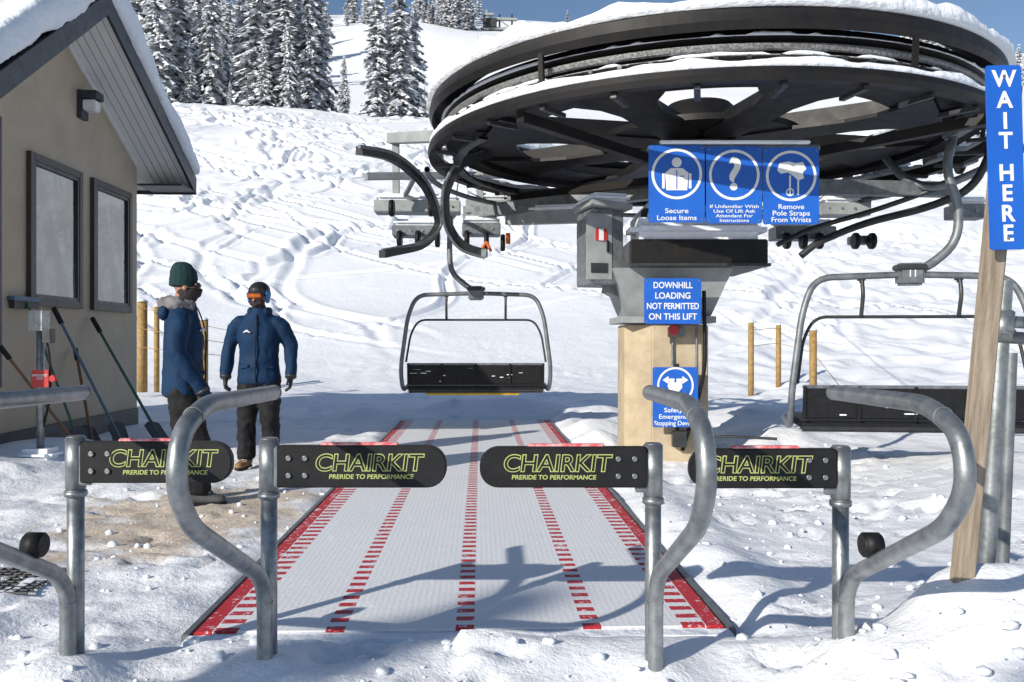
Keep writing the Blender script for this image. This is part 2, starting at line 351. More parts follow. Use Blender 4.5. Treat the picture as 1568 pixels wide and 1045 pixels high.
# ---------------------------------------------------------------- wait here sign
P=[]
pt=W(1549,101,2.9); pb=W(1528,382,2.9); up=(pt-pb).normalized()
M=frameM((pt+pb)/2,(1,0.05,.03),up); hh=(pt-pb).length
P.append(plate('panel',rrect(.128,hh,.012),M,.006,m_blue,.001))
for ch,yy in zip("WAITHERE",(123,155,187,217,266,297,328,358)):
    t=(yy-101)/(382-101); P.append(text('letter_'+ch.lower(),ch,M,0,hh/2-hh*t,.055,m_white,None,.04,.008))
pbase=W(1455,1060,3.05); ptop=W(1546,130,2.95)
P.append(beam('wooden_post',pbase+Vector((0,0,-.05)),ptop,.078,.04,m_wood,.006,up=(0,1,0)))
for s in(-.28,.28):
    c=M@Vector((0,s,.006)); P.append(cyl('screw',c,c-Vector((0,.004,0)),.006,m_galv,10))
group('wait_here_sign',P,pbase)
P=[]
P.append(tube('post',[W(1500,1010,3.5),W(1537,430,3.5)],.036,m_galv,0)); 
P.append(tube('post_brace',[W(1487,870,3.3),W(1500,905,3.3),W(1640,960,3.3)],.024,m_galvd,.06))
P.append(tube('rail_top',[W(1530,492,3.5),W(1700,500,3.6)],.026,m_galv,0)); P.append(tube('rail_top2',[W(1530,515,3.5),W(1590,520,3.3)],.026,m_galv,0))
P.append(tube('rail_low',[W(1505,882,3.5),W(1700,872,3.6)],.03,m_galv,0))
P.append(tube('post_2',[W(1532,950,4.2),W(1548,540,4.2)],.03,m_galvd,0))
P.append(cyl('clamp',W(1536,475,3.5),W(1533,525,3.5),.045,m_galv,bevel=.005))
group('pipe_fence',P,W(1500,1000,3.5))
# ---------------------------------------------------------------- hut
def HL(x,y,z): return Vector((x*cC-y*sC,y*cC+x*sC,z))
HM=Matrix.Rotation(CA,4,'Z')
def hobj(o): o.matrix_world=HM@o.matrix_world; return o
XW=-5.17; pk=(10.28,5.25); sF=.52; sN=.74; yF=13.4; yN=7.0
def rz(y): return pk[1]-(sF*(y-pk[0]) if y>pk[0] else sN*(pk[0]-y))
def prism(name,yz,x0,x1,m):
    V=[(x0,y,z) for y,z in yz]+[(x1,y,z) for y,z in yz];k=len(yz)
    Fc=[tuple(range(k)),tuple(range(2*k-1,k-1,-1))]+[(i,i+k,(i+1)%k+k,(i+1)%k) for i in range(k)]
    o=mobj(name,V,Fc,m); bm=bmesh.new();bm.from_mesh(o.data);bmesh.ops.recalc_face_normals(bm,faces=bm.faces);bm.to_mesh(o.data);bm.free(); return hobj(o)
P=[]
P.append(prism('walls',[(7.5,-.3),(12.8,-.3),(12.8,rz(12.8)-.003),(pk[0],pk[1]-.003),(7.5,rz(7.5)-.003)],XW-5,XW,m_stucco))
P.append(prism('soffit',[(yN,rz(yN)),(pk[0],pk[1]),(yF,rz(yF)),(yF,rz(yF)+.05),(pk[0],pk[1]+.05),(yN,rz(yN)+.05)],XW-5.4,-4.53,m_soff))
for k in range(5):
    xx=XW+.1+.11*k
    P.append(prism('soffit_groove',[(yN+.05,rz(yN+.05)-.004),(pk[0],pk[1]-.004),(yF-.05,rz(yF-.05)-.004),(yF-.05,rz(yF-.05)+.002),(pk[0],pk[1]+.002),(yN+.05,rz(yN+.05)+.002)],xx,xx+.006,m_groove))
P.append(prism('fascia',[(yN-.02,rz(yN)-.06),(pk[0],pk[1]-.06),(yF+.02,rz(yF)-.06),(yF+.02,rz(yF)+.2),(pk[0],pk[1]+.2),(yN-.02,rz(yN)+.2)],-4.527,-4.49,m_trim))
P.append(prism('roof_deck',[(yN,rz(yN)+.053),(pk[0],pk[1]+.053),(yF,rz(yF)+.053),(yF,rz(yF)+.18),(pk[0],pk[1]+.18),(yN,rz(yN)+.18)],XW-5.4,-4.53,m_trim))
P.append(prism('rake_soffit_trim',[(yN,rz(yN)-.1),(pk[0],pk[1]-.1),(12.79,rz(12.79)-.1),(12.79,rz(12.79)-.01),(pk[0],pk[1]-.01),(yN,rz(yN)-.01)],XW+.002,XW+.03,m_soff))
P.append(hobj(box('eave_fascia',(-7.2,yF+.03,rz(yF)+.07),(5.4,.03,.26),m_trim)))
P.append(hobj(box('eave_return',(-4.83,13.1,rz(13.4)-.02),(.66,.62,.03),m_trim)))
P.append(hobj(box('wall_foot',(XW+.02,10.15,.0),(.05,5.2,.5),m_dgrey)))
sn=prism('roof_snow',[(yN-.05,rz(yN)+.21),(pk[0],pk[1]+.21),(yF+.08,rz(yF)+.21),(yF+.12,rz(yF)+.36),(pk[0]+.5,rz(pk[0]+.5)+.58),(pk[0]-.4,rz(pk[0]-.4)+.68),(yN-.1,rz(yN)+.6)],XW-5.5,-4.42,m_snow)
r=sn.modifiers.new('r','REMESH'); r.mode='VOXEL'; r.voxel_size=.07; r.use_smooth_shade=True
tx=bpy.data.textures.new('snowlump','CLOUDS'); tx.noise_scale=.6
dm=sn.modifiers.new('d','DISPLACE'); dm.texture=tx; dm.strength=.16; dm.mid_level=.5; dm.texture_coords='GLOBAL'
s_=sn.modifiers.new('s','SMOOTH'); s_.iterations=4
P.append(sn)
m_glass=mat('window_glass',(.02,.03,.027),.04,.0,c2=(.13,.17,.15),ns=2.2,spec=1.0,detail=10,lo=.42,hi=.54,stretch=(1,1.6,.8),bump=.25,bs=1.4,dist=.06)  # dappled reflection painted into the pane colour as grey-green mottling
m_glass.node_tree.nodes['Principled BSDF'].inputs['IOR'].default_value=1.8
def window(y0,y1,z0,z1):
    Q=[]; x=XW+.004; fw=.09
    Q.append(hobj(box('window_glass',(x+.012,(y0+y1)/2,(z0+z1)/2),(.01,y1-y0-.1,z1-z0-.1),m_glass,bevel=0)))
    for w,m_,dx,o_ in((fw,m_winf,.03,0),(.045,m_dgrey,.022,fw)):
        a,b_,c,d_=y0+o_,y1-o_,z0+o_,z1-o_
        Q.append(hobj(box('window_jamb',(x+dx,a+w/2,(c+d_)/2),(.05,w,d_-c),m_))); Q.append(hobj(box('window_jamb',(x+dx,b_-w/2,(c+d_)/2),(.05,w,d_-c),m_)))
        Q.append(hobj(box('window_head',(x+dx,(a+b_)/2,d_-w/2),(.048,b_-a-2*w-.002,w),m_))); Q.append(hobj(box('window_sill',(x+dx,(a+b_)/2,c+w/2),(.048,b_-a-2*w-.002,w),m_)))
    return Q
P+=window(9.72,10.98,1.66,3.42); P+=window(11.28,12.5,1.66,3.42)
P.append(hobj(box('door_leaf',(XW+.03,8.65,2.2),(.05,1.0,2.9),m_trim)))
P.append(hobj(box('downspout_bracket',(-4.6,7.9,3.5),(.08,.12,.25),m_galvd)))
P.append(hobj(box('wall_light_back',(XW+.03,11.02,4.3),(.06,.2,.36),m_trim))); P.append(hobj(box('wall_light_hood',(XW+.14,11.02,4.42),(.22,.22,.1),m_trim))); P.append(hobj(box('wall_light_lens',(XW+.14,11.02,4.29),(.17,.18,.14),m_white,bevel=.02)))
group('service_hut',P,HL(XW-2.5,10.1,0))
def tool(name,base,top,m_h,r=.014,head=None,mh=None):
    P=[tube('handle',[base,top],r,m_h,0)]
    M=frameM(base,(0.3,1,0),Vector(top)-Vector(base)); P.append(plate('blade',[(-.13,-.05),(-.1,-.1),(.1,-.1),(.13,-.05),(.13,.2),(.05,.24),(-.05,.24),(-.13,.2)],M,.012,m_dgrey,.003))
    if head=='broom':
        P.append(beam('broom_head',Vector(top)+Vector((-.05,-.22,.02)),Vector(top)+Vector((.0,.22,.02)),.09,.05,mh)); P.append(beam('bristles',Vector(top)+Vector((-.05,-.2,-.04)),Vector(top)+Vector((.0,.2,-.04)),.06,.1,m_dgrey))
    if head=='grip': P.append(tube('grip',[Vector(top),Vector(top)+(Vector(base)-Vector(top))*.12],r*1.7,m_black,0))
    group(name,P,base)
m_hblue=mat('blue_handle',(.10,.17,.26),.5); m_hgreen=mat('green_handle',(.04,.14,.08),.5); m_hbrown=mat('brown_handle',(.25,.12,.05),.6)
tool('push_broom',HL(-4.5,9.6,.05),HL(-5.07,9.55,1.7),m_hgreen,head='broom',mh=m_hblue)
tool('snow_shovel',HL(-4.35,10.3,.05),HL(-5.1,10.2,1.65),m_hblue,.018,head='grip',mh=m_hblue)
tool('snow_rake',HL(-4.55,10.0,.05),HL(-5.08,10.7,1.15),m_hbrown,.018,head='grip',mh=m_red)
tool('ice_scraper',HL(-4.0,10.6,.05),HL(-5.1,11.2,1.55),m_hgreen,.018,head='grip',mh=m_dgrey)
tool('snow_pusher',HL(-4.35,9.3,.05),HL(-5.0,8.9,1.2),m_hbrown,.016,head='grip',mh=m_dgrey)
P=[]; cb=W(62,700,8.3); cb.z=0
P.append(cyl('pedestal_post',cb,cb+Vector((0,0,1.5)),.035,m_galv)); P.append(box('base_plate',cb+Vector((0,0,.06)),(.2,.2,.04),m_galvd))
P.append(box('snow_lump',cb+Vector((0,0,.13)),(.34,.3,.12),m_snow,bevel=.05))
P.append(box('control_box',cb+Vector((.0,-.02,1.45)),(.14,.14,.2),m_galv)); P.append(box('control_box_2',cb+Vector((.11,-.05,1.3)),(.08,.1,.14),m_dgrey))
P.append(tube('conduit',[cb+Vector((.05,-.02,1.35)),cb+Vector((.12,-.05,1.1)),cb+Vector((.1,0,.7)),cb+Vector((.03,0,.4))],.012,m_black,.1))
M=frameM(cb+Vector((.03,-.06,.88)),(1,0,0),(0,0,1)); P.append(plate('stop_sign_plate',rrect(.17,.17,.01),M,.006,m_red)); P.append(text('stop_lettering',"EMERGENCY\nSTOP",M,0,.015,.022,m_white,.15,.02,.008))
c=M@Vector((.14,0,0)); P.append(cyl('stop_button',c,c+Vector((0,-.04,0)),.035,m_red,20,bevel=.006))
group('emergency_stop_pedestal',P,cb)
# ---------------------------------------------------------------- lift terminal
C=(1.99,8.9,0); P=[]
R=2.84
P.append(lathe('upper_guard_plate',[(R-.03,3.54),(R-.01,3.52),(R+.02,3.58),(R,3.68),(R-.30,3.71),(R-.30,3.69),(R-.03,3.66)],m_blackst,C))
P.append(lathe('bullwheel_rim',[(2.46,3.30),(2.68,3.30),(2.72,3.36),(2.64,3.41),(2.64,3.47),(2.72,3.52),(2.68,3.58),(2.46,3.58)],m_blackst,C))
P.append(lathe('rope_on_wheel',[(2.69+.030*math.cos(a),3.44+.030*math.sin(a)) for a in np.linspace(0,6.28,9)[:-1]],m_cable,C))
P.append(lathe('inner_rim_plate',[(1.95,3.36),(2.46,3.36),(2.46,3.39),(1.95,3.39)],m_blackst,C))
P.append(lathe('inner_web_ring',[(.35,3.34),(1.05,3.34),(1.05,3.40),(.35,3.40)],m_blackst,C))
P.append(cyl('hub',(C[0],C[1],3.02),(C[0],C[1],3.75),.36,m_blackst,40,bevel=.03))
for i in range(8):
    a=i*math.pi/4+.22
    dx,dy=math.cos(a),math.sin(a); M=frameM((C[0],C[1],3.32),(dx,dy,0),(-dy,dx,0))
    pts=[(.3,-.2)]+[(1.0,-.22),(1.5,-.20),(1.8,-.27),(2.0,-.42),(2.3,-.6),(2.3,.6),(2.0,.42),(1.8,.27),(1.5,.2),(1.0,.22)]+[(.3,.2)]
    P.append(plate('spoke',pts,M,.035,m_blackst)); P.append(beam('spoke_web',(C[0]+dx*.3,C[1]+dy*.3,3.44),(C[0]+dx*2.46,C[1]+dy*2.46,3.44),.03,.20,m_blackst))
def snowring(name,r0,r1,z,hgt,seed,thr=-.6,segs=260):
    k=7;V=[];Fc=[]
    an=np.linspace(0,2*math.pi,segs,endpoint=False); nz=vn(np.cos(an)*9,np.sin(an)*9,1.0,seed)+.5*vn(np.cos(an)*9,np.sin(an)*9,.35,seed+1)
    hs=np.clip(hgt*(.85+.9*nz),.004,None)*(np.where(nz<thr,.05,1))
    for i,a in enumerate(an):
        for q in range(k):
            t=math.pi*q/(k-1); rr=(r0+r1)/2+math.cos(t)*(r1-r0)/2*(1+.15*nz[i]); zz=z+hs[i]*math.sin(t)**.6
            V.append((C[0]+rr*math.cos(a),C[1]+rr*math.sin(a),zz))
    for i in range(segs):
        j=(i+1)%segs
        for q in range(k-1): Fc.append((i*k+q,j*k+q,j*k+q+1,i*k+q+1))
        Fc.append((i*k+k-1,j*k+k-1,j*k,i*k))
    return mobj(name,V,Fc,m_snow,True)
P.append(snowring('snow_on_guard',R-.30,R+.045,3.69,.19,41)); P.append(snowring('snow_on_rim',2.645,2.735,3.515,.035,43,-.05)); P.append(snowring('snow_on_plate',2.1,2.42,3.392,.05,45,-.1))
P.append(snowring('snow_in_groove',2.64,2.715,3.375,.03,49,-.02))
R2=2.86
P.append(lathe('lower_guard_ring',[(R2-.09,3.14),(R2,3.14),(R2+.015,3.19),(R2,3.24),(R2-.09,3.24)],m_blackst,C))
P.append(lathe('lower_guide_strip',[(R2-.34,3.10),(R2-.25,3.10),(R2-.25,3.13),(R2-.34,3.13)],m_dgrey,C,a0=.3,a1=math.pi+.5))
P.append(lathe('lower_guide_pipe',[(R2+.02+.03*math.cos(a),3.02+.03*math.sin(a)) for a in np.linspace(0,6.28,9)[:-1]],m_galvd,C,a0=.15,a1=math.pi+.1))
P.append(snowring('snow_on_lower_ring',R2-.085,R2-.0,3.243,.07,47,-.33))
for i in range(28):
    a=2*math.pi*i/28; dx,dy=math.cos(a),math.sin(a)
    P.append(beam('guard_bracket',(C[0]+dx*(R2-.36),C[1]+dy*(R2-.36),3.12),(C[0]+dx*(R2-.05),C[1]+dy*(R2-.05),3.12),.05,.035,m_dgrey))
for i in range(72):
    a=2*math.pi*i/72; dx,dy=math.cos(a),math.sin(a)
    P.append(beam('rim_bolt',(C[0]+dx*2.70,C[1]+dy*2.70,3.345),(C[0]+dx*2.765,C[1]+dy*2.765,3.345),.035,.03,m_dgrey))
for i in range(4):
    a=2*math.pi*i/4+.8; dx,dy=math.cos(a),math.sin(a)
    P.append(beam('frame_arm',(C[0]+dx*.3,C[1]+dy*.3,3.02),(C[0]+dx*(R2-.1),C[1]+dy*(R2-.1),3.10),.09,.09,m_blackst))
for i in range(6):
    a=2*math.pi*i/6+.5+.4; dx,dy=math.cos(a),math.sin(a)
    P.append(beam('frame_strut',(C[0]+dx*(R2-.05),C[1]+dy*(R2-.05),3.14),(C[0]+dx*(R-.01),C[1]+dy*(R-.01),3.56),.05,.03,m_blackst,up=(dx,dy,0)))
group('bullwheel',P,C)
# tower column + head
P=[]
cc=Vector((1.60,9.05,0))
P.append(plate('concrete_column',[(-.42,-.28),(-.16,-.45),(.42,-.45),(.42,.45),(-.16,.45),(-.42,.28)],Matrix.Translation((cc.x,cc.y,-.3)),1.72,m_conc,.012))
for z in(.35,1.0): P.append(cyl('form_tie_hole',(cc.x+.1,cc.y-.455,z),(cc.x+.1,cc.y-.44,z),.02,m_dgrey,12))
P.append(box('base_flange',(cc.x,cc.y,1.47),(.98,1.0,.07),m_greyp))
bm=bmesh.new(); bmesh.ops.create_cone(bm,cap_ends=True,segments=4,radius1=.60,radius2=.86,depth=.48); bmesh.ops.rotate(bm,cent=(0,0,0),matrix=Matrix.Rotation(math.pi/4,3,'Z'),verts=bm.verts)
o=bmobj('flared_head',bm,m_greyp); o.matrix_world=Matrix.Translation((cc.x+.03,cc.y,1.75)); P.append(o)
P.append(box('cross_head',(cc.x+.27,cc.y-.66,2.13),(1.36,.14,.27),m_blackst,bevel=.01))
P.append(box('cross_head_lip',(cc.x+.27,cc.y-.70,2.005),(1.38,.2,.03),m_dgrey,bevel=.004))
P.append(box('head_box',(cc.x+.27,cc.y+.0,2.13),(1.36,1.15,.28),m_dgrey,bevel=.01))
P.append(box('head_upper_box',(cc.x+.2,cc.y+.1,2.45),(.9,.8,.34),m_dgrey,bevel=.01))
P.append(box('snow_on_head',(cc.x+.27,cc.y-.52,2.37),(1.38,.5,.24),m_snow,bevel=.10))
P.append(box('snow_on_box',(cc.x+.27,cc.y+.1,2.66),(.95,.9,.14),m_snow,bevel=.06))
P.append(box('mast',(C[0],C[1]+.05,2.75),(.5,.5,.75),m_blackst,bevel=.01))
P.append(box('gearbox_plate',(cc.x+.35,cc.y-.62,2.50),(.65,.35,.05),m_dgrey)); P.append(box('gearbox_plate',(cc.x+.35,cc.y-.62,2.56),(.4,.25,.07),m_greyp))
cab=W(915,380,8.7)
P.append(box('cabinet',cab+Vector((.03,.1,0)),(.34,.5,.78),m_galvd,(0,0,.25),.01)); P.append(box('cabinet_door',cab+Vector((.0,-.165,0)),(.28,.02,.68),m_greyp,(0,0,.25),.006))
P.append(box('cabinet_hood',cab+Vector((.05,.05,.42)),(.44,.62,.06),m_greyp,(0,.08,.25),.006)); P.append(box('cabinet_snow',cab+Vector((.05,.05,.49)),(.42,.6,.1),m_snow,(0,0,.25),.04))
P.append(box('decal',cab+Vector((.02,-.18,.12)),(.12,.006,.12),m_red,(0,0,.25),0)); P.append(box('decal_stripe',cab+Vector((.02,-.185,.12)),(.05,.006,.12),m_white,(0,0,.25),0))
P.append(box('cabinet_vent',cab+Vector((0,-.178,-.22)),(.18,.01,.1),m_dgrey,(0,0,.25),0)); P.append(box('cabinet_handle',cab+Vector((.09,-.17,0)),(.02,.03,.12),m_black,(0,0,.25),.004))
P.append(beam('cabinet_arm',cab+Vector((.1,.1,-.4)),(cc.x-.3,cc.y,1.7),.12,.12,m_greyp))
P.append(box('junction_box',W(1035,508,8.55),(.16,.08,.1),m_galvd)); c=W(1031,505,8.48); P.append(cyl('stop_button',c,c+Vector((0,-.05,0)),.055,m_red,24,bevel=.01))
P.append(tube('conduit',[W(1030,515,8.57),W(1030,560,8.57)],.012,m_galvd,0))
P.append(tube('cable',[W(1078,445,8.4),W(1080,560,8.4),W(1072,600,8.5),W(1060,640,8.55),W(1045,690,8.55)],.02,m_black,.15))
P.append(tube('cable',[W(1066,450,8.5),W(1068,620,8.5)],.014,m_galvd,0))
P.append(box('low_box',W(1040,672,8.5),(.14,.1,.16),m_dgrey)); P.append(tube('low_lever',[W(1065,670,8.5),W(1120,668,8.4),W(1190,672,8.3)],.014,m_dgrey,0))
def SB(name,px,py,d,w,dp,h,m,sn=True,rot=0):
    c=W(px,py,d); P.append(box(name,c,(w,dp,h),m,(0,0,rot+CA),.01))
    if sn: P.append(box('snow_on_'+name,c+Vector((0,0,h/2+.045)),(w*.96,dp*.9,.09),m_snow,(0,0,rot+CA),.035))
    for k in range(int(w/.16)): P.append(cyl('bolt',c+Vector((-w/2+.08+.16*k,-dp/2-.012,0)),c+Vector((-w/2+.08+.16*k,-dp/2,0)),.016,m_galv,8))
P.append(beam('gantry_beam',W(597,212,11.3),W(735,206,10.2),.12,.14,m_greyp)); P.append(beam('gantry_post',W(606,218,11.3),W(607,318,11.3),.09,.09,m_greyp,up=(0,1,0)))
P.append(beam('gantry_beam',W(560,270,10.5),W(770,268,11.8),.09,.09,m_greyp)); P.append(beam('gantry_post',W(735,215,11),W(735,318,11),.09,.09,m_greyp,up=(0,1,0)))
SB('sheave_box',640,318,11.3,1.15,.35,.16,m_greyp); SB('sheave_box',745,318,11.1,.55,.3,.18,m_greyp); SB('sheave_box',637,355,11,.6,.3,.14,m_galvd); SB('sheave_box',737,352,11,.5,.3,.16,m_galvd)
for px,py in((612,362),(640,362),(670,362),(715,362),(745,365),(770,368),(600,315),(660,315)):
    c=W(px,py,10.8); P.append(cyl('sheave_wheel',c+Vector((-.03,0,-.03)),c+Vector((.03,0,-.03)),.11,m_black,24,bevel=.01))
P.append(beam('long_beam',W(780,335,10.9),W(915,330,9.6),.14,.16,m_greyp)); P.append(beam('long_beam_low',W(760,300,11.2),W(1000,292,9.8),.12,.14,m_galvd))
P.append(beam('snow_on_long_beam',W(782,322,10.9),W(905,318,9.7),.2,.09,m_snow,.03))
P.append(tube('orange_strap',[W(735,385,10.7),W(745,370,10.7),W(752,385,10.7)],.02,m_orange,.02)); P.append(box('orange_tag',W(778,365,10.7),(.06,.05,.14),m_orange))
P.append(beam('side_beam',(C[0],C[1]+.2,2.95),(C[0]+2.9,C[1]+.5,2.95),.14,.16,m_galvd)); P.append(beam('side_beam',(C[0]-2.6,C[1]+2.2,2.95),(C[0],C[1]+.4,2.95),.14,.16,m_galvd))
SB('sheave_box_r',1228,358,10.4,.75,.3,.16,m_galvd); SB('sheave_box_r',1290,322,10.6,.6,.3,.16,m_greyp); SB('sheave_box_r',1360,268,10.5,.5,.3,.16,m_galvd); SB('sheave_box_r',1455,240,9.6,.5,.3,.18,m_galvd); SB('sheave_box_r',1320,368,10.4,.3,.2,.1,m_galvd,False)
SB('sheave_box_r',1480,325,10,.4,.3,.16,m_galvd)
for px in(1205,1230,1255,1310,1335,1440,1470):
    c=W(px,365 if px<1400 else 250,10.2); P.append(cyl('sheave_wheel',c+Vector((-.03,0,-.03)),c+Vector((.03,0,-.03)),.1,m_black,24,bevel=.01))
P.append(beam('post_r',W(1297,250,10.6),W(1300,330,10.6),.1,.1,m_greyp,up=(0,1,0))); P.append(beam('post_r',W(1328,250,10.6),W(1325,330,10.6),.1,.1,m_galvd,up=(0,1,0)))
P.append(tube('guide_rail_r',[W(1226,392,9.6),W(1250,372,9.5),W(1320,342,9.0),W(1420,318,8.5),W(1490,290,8.2),W(1518,230,8.2)],.040,m_dgrey,.3))
P.append(tube('guide_rail_r',[W(1355,240,9.6),W(1385,275,9.4),W(1430,290,9.2),W(1500,262,9),W(1600,210,9)],.045,m_galvd,.25))
P.append(tube('guide_rail_r',[W(1190,375,9.8),W(1240,350,9.8),W(1330,325,9.6),W(1445,285,9.2)],.03,m_dgrey,.25))
def flatrail(name,pts,w,t,m):
    Pp=rpath(pts,.5,10); V=[];Fc=[]
    for i,p in enumerate(Pp):
        for dz,dx in((w/2,-t),(w/2,t),(-w/2,t),(-w/2,-t)): V.append(p+Vector((dx,0,dz)))
    for i in range(len(Pp)-1):
        for q in range(4): Fc.append((i*4+q,i*4+(q+1)%4,i*4+4+(q+1)%4,i*4+4+q))
    Fc+=[(3,2,1,0),tuple(len(V)-4+k for k in range(4))]
    return mobj(name,V,Fc,m)
P.append(flatrail('guide_rail_l',[W(550,230,8.2),W(605,240,8.8),W(655,285,9.6),W(674,345,10.2),W(650,376,9.8),W(585,389,9.2)],.085,.035,m_dgrey))
P.append(tube('guide_rail_lip',[W(550,224,8.15),W(606,232,8.75),W(660,280,9.55),W(680,345,10.15),W(655,371,9.8),W(585,383,9.2)],.018,m_galvd,.5))
P.append(flatrail('guide_rail_l',[W(748,236,9.4),W(702,250,8.8),W(682,290,8.9),W(685,345,9.2),W(705,378,9.3),W(742,388,9.4)],.09,.035,m_dgrey))
P.append(tube('guide_rail_lip',[W(745,229,9.35),W(698,245,8.75),W(676,290,8.85),W(679,347,9.15),W(703,384,9.25),W(742,394,9.35)],.018,m_galvd,.5))
P.append(box('rail_end',W(741,388,9.35),(.06,.06,.1),m_galv)); P.append(beam('rail_hanger',W(640,262,9.5),W(620,300,11.2),.05,.05,m_galvd)); P.append(beam('rail_hanger',W(700,252,8.8),W(735,250,11),.05,.05,m_galvd))
group('lift_tower',P,cc)
P=[]
for x0 in(-.78,4.66):
    p=[Vector((x0,8.9,3.44)),Vector((x0-.2,14,3.3))]
    p+=[Vector((x0-.038*(yy-8.9),yy,float(prof(np.array([float(yy)]))[0])*1.0+9)) for yy in(40,70,100)]
    p.append(Vector((x0-.038*280,290,float(prof(np.array([290.]))[0])+9))); P.append(tube('haul_rope',p,.014,m_cable,0,3))
group('haul_rope_line',P,(0,9,3.4))
# ---------------------------------------------------------------- signs
def sign_base(M,w,h):
    o=[plate('panel',rrect(w,h,.02),M,.006,m_blue,.001)]
    for sx_ in(-1,1):
        for sy_ in(-1,1):
            c=M@Vector((sx_*(w/2-.025),sy_*(h/2-.025),.006)); o.append(cyl('rivet',c,c+Vector((0,-.005,0)),.008,m_galv,10))
    return o
P=[]; d=7.2; sc=d/F
for k,(cx) in enumerate((1036,1124,1211)):
    c=W(cx,283+(k-1)*1.5,d); M=frameM(c,(1,.0,0),(0,0,1)); w=86*sc; h=118*sc
    P+=sign_base(M,w,h); cy=15*sc
    P.append(ringpts(M,'ring',.195,.218,0,cy,.009,m_white))
    if k==0:
        P.append(plate('pictogram_body',[(-.09,-.13),(-.1,.02),(-.05,.06),(.05,.06),(.1,.02),(.09,-.13)],M@Matrix.Translation((0,cy-.01,.006)),.003,m_white))
        P.append(plate('pictogram_head',[(.042*math.cos(t),.042*math.sin(t)) for t in np.linspace(0,6.28,25)[:-1]],M@Matrix.Translation((0,cy+.10,.006)),.003,m_white))
        P.append(box('pictogram_zip',M@Vector((0,cy-.05,.0105)),(.008,.002,.16),m_blue,bevel=0)); P.append(box('pictogram_pocket',M@Vector((.045,cy-.02,.0105)),(.04,.002,.008),m_blue,bevel=0))
        P.append(box('pictogram_arm',M@Vector((-.115,cy-.06,.0085)),(.022,.003,.13),m_white,bevel=0)); P.append(box('pictogram_arm',M@Vector((.115,cy-.06,.0085)),(.022,.003,.13),m_white,bevel=0))
        ls=["Secure","Loose Items"]
    elif k==1:
        P.append(text('question_mark',"?",M,0,cy-.005,.27,m_white,None,.035,.008)); ls=["If Unfamiliar With","Use Of Lift Ask","Attendant For","Instructions"]
    else:
        P.append(plate('pictogram_glove',[(-.12,.05),(-.10,.11),(-.02,.125),(.04,.11),(.10,.12),(.13,.06),(.10,.03),(.11,-.02),(.06,-.04),(.02,0),(-.03,.03),(-.09,.02)],M@Matrix.Translation((0,cy,.006)),.003,m_white))
        P.append(box('pictogram_pole',M@Vector((-.01,cy-.08,.0085)),(.014,.003,.17),m_white,bevel=0)); P.append(box('pictogram_pole',M@Vector((.06,cy-.1,.0085)),(.014,.003,.13),m_white,bevel=0))
        P.append(ringpts(M,'pictogram_basket',.025,.035,-.01,cy-.14,.009,m_white,20)); ls=["Remove","Pole Straps","From Wrists"]
    n_=len(ls); lh=.060 if n_<4 else .040
    wd={"Secure":.2,"Loose Items":.34,"If Unfamiliar With":.42,"Use Of Lift Ask":.36,"Attendant For":.32,"Instructions":.25,"Remove":.22,"Pole Straps":.32,"From Wrists":.34}
    for i,tx_ in enumerate(ls): P.append(text('caption',tx_,M,0,-h/2+(.038 if n_<4 else .024)+lh*(n_-1-i)*(.93 if n_==3 else 1),.042 if n_<4 else .028,m_white,wd[tx_],.012,.008))
P.append(tube('mount_pipe',[W(992,226,d+.06),W(1254,226,d+.06)],.03,m_galvd,0)); P.append(tube('mount_pipe',[W(992,330,d+.06),W(1254,332,d+.06)],.025,m_galvd,0))
P.append(beam('mount_arm',W(1040,226,d+.06),(C[0]-.15,C[1]-.3,2.9),.06,.06,m_dgrey)); P.append(beam('mount_arm',W(1200,226,d+.06),(C[0]+.15,C[1]-.3,2.9),.06,.06,m_dgrey))
P.append(box('snow_on_sign',W(1125,218,d+.02),(1.3,.06,.03),m_snow,bevel=.01))
group('lift_instruction_sign',P,W(1124,283,d))
d=8.25; M=frameM(W(1030,461,d),(1,.02,0),(0,0,1)); sc=d/F; P=sign_base(M,88*sc,70*sc)
for i,t in enumerate(("DOWNHILL","LOADING","NOT PERMITTED","ON THIS LIFT")): P.append(text('caption',t,M,0,(24-16*i)*sc,.060,m_white,(60,54,80,74)[i]*sc,.025,.008))
P.append(box('sign_standoff',M@Vector((0,0,-.17)),(.3,.32,.05),m_galvd)); group('downhill_loading_sign',P,W(1030,461,d))
d=8.45; M=frameM(W(1034,608,d),(1,.02,0),(0,0,1)); sc=d/F; P=sign_base(M,70*sc,92*sc)
P.append(ringpts(M,'ring',.165,.185,0,18*sc,.009,m_white)); 
P.append(plate('pictogram_hand',[(-.06,-.06),(.02,-.08),(.07,-.02),(.06,.06),(0,.03),(-.05,.05),(-.08,0)],M@Matrix.Translation((-.0,18*sc,.006)),.003,m_white))
for s in(-1,1): P.append(plate('pictogram_arrow',[(0,.03),(.06*s,.03),(.06*s,.055),(.12*s,.015),(.06*s,-.025),(.06*s,0),(0,0)],M@Matrix.Translation((s*.01,18*sc+.04,.0065)),.004,m_white))
for i,t in enumerate(("Safety/","Emergency","Stopping Device")): P.append(text('caption',t,M,-.01,(-20-10*i)*sc,.045,m_white,(32,48,62)[i]*sc,.015,.008))
P.append(box('sign_standoff',M@Vector((0,0,-.07)),(.3,.13,.05),m_galvd)); group('emergency_stop_sign',P,W(1034,608,d))
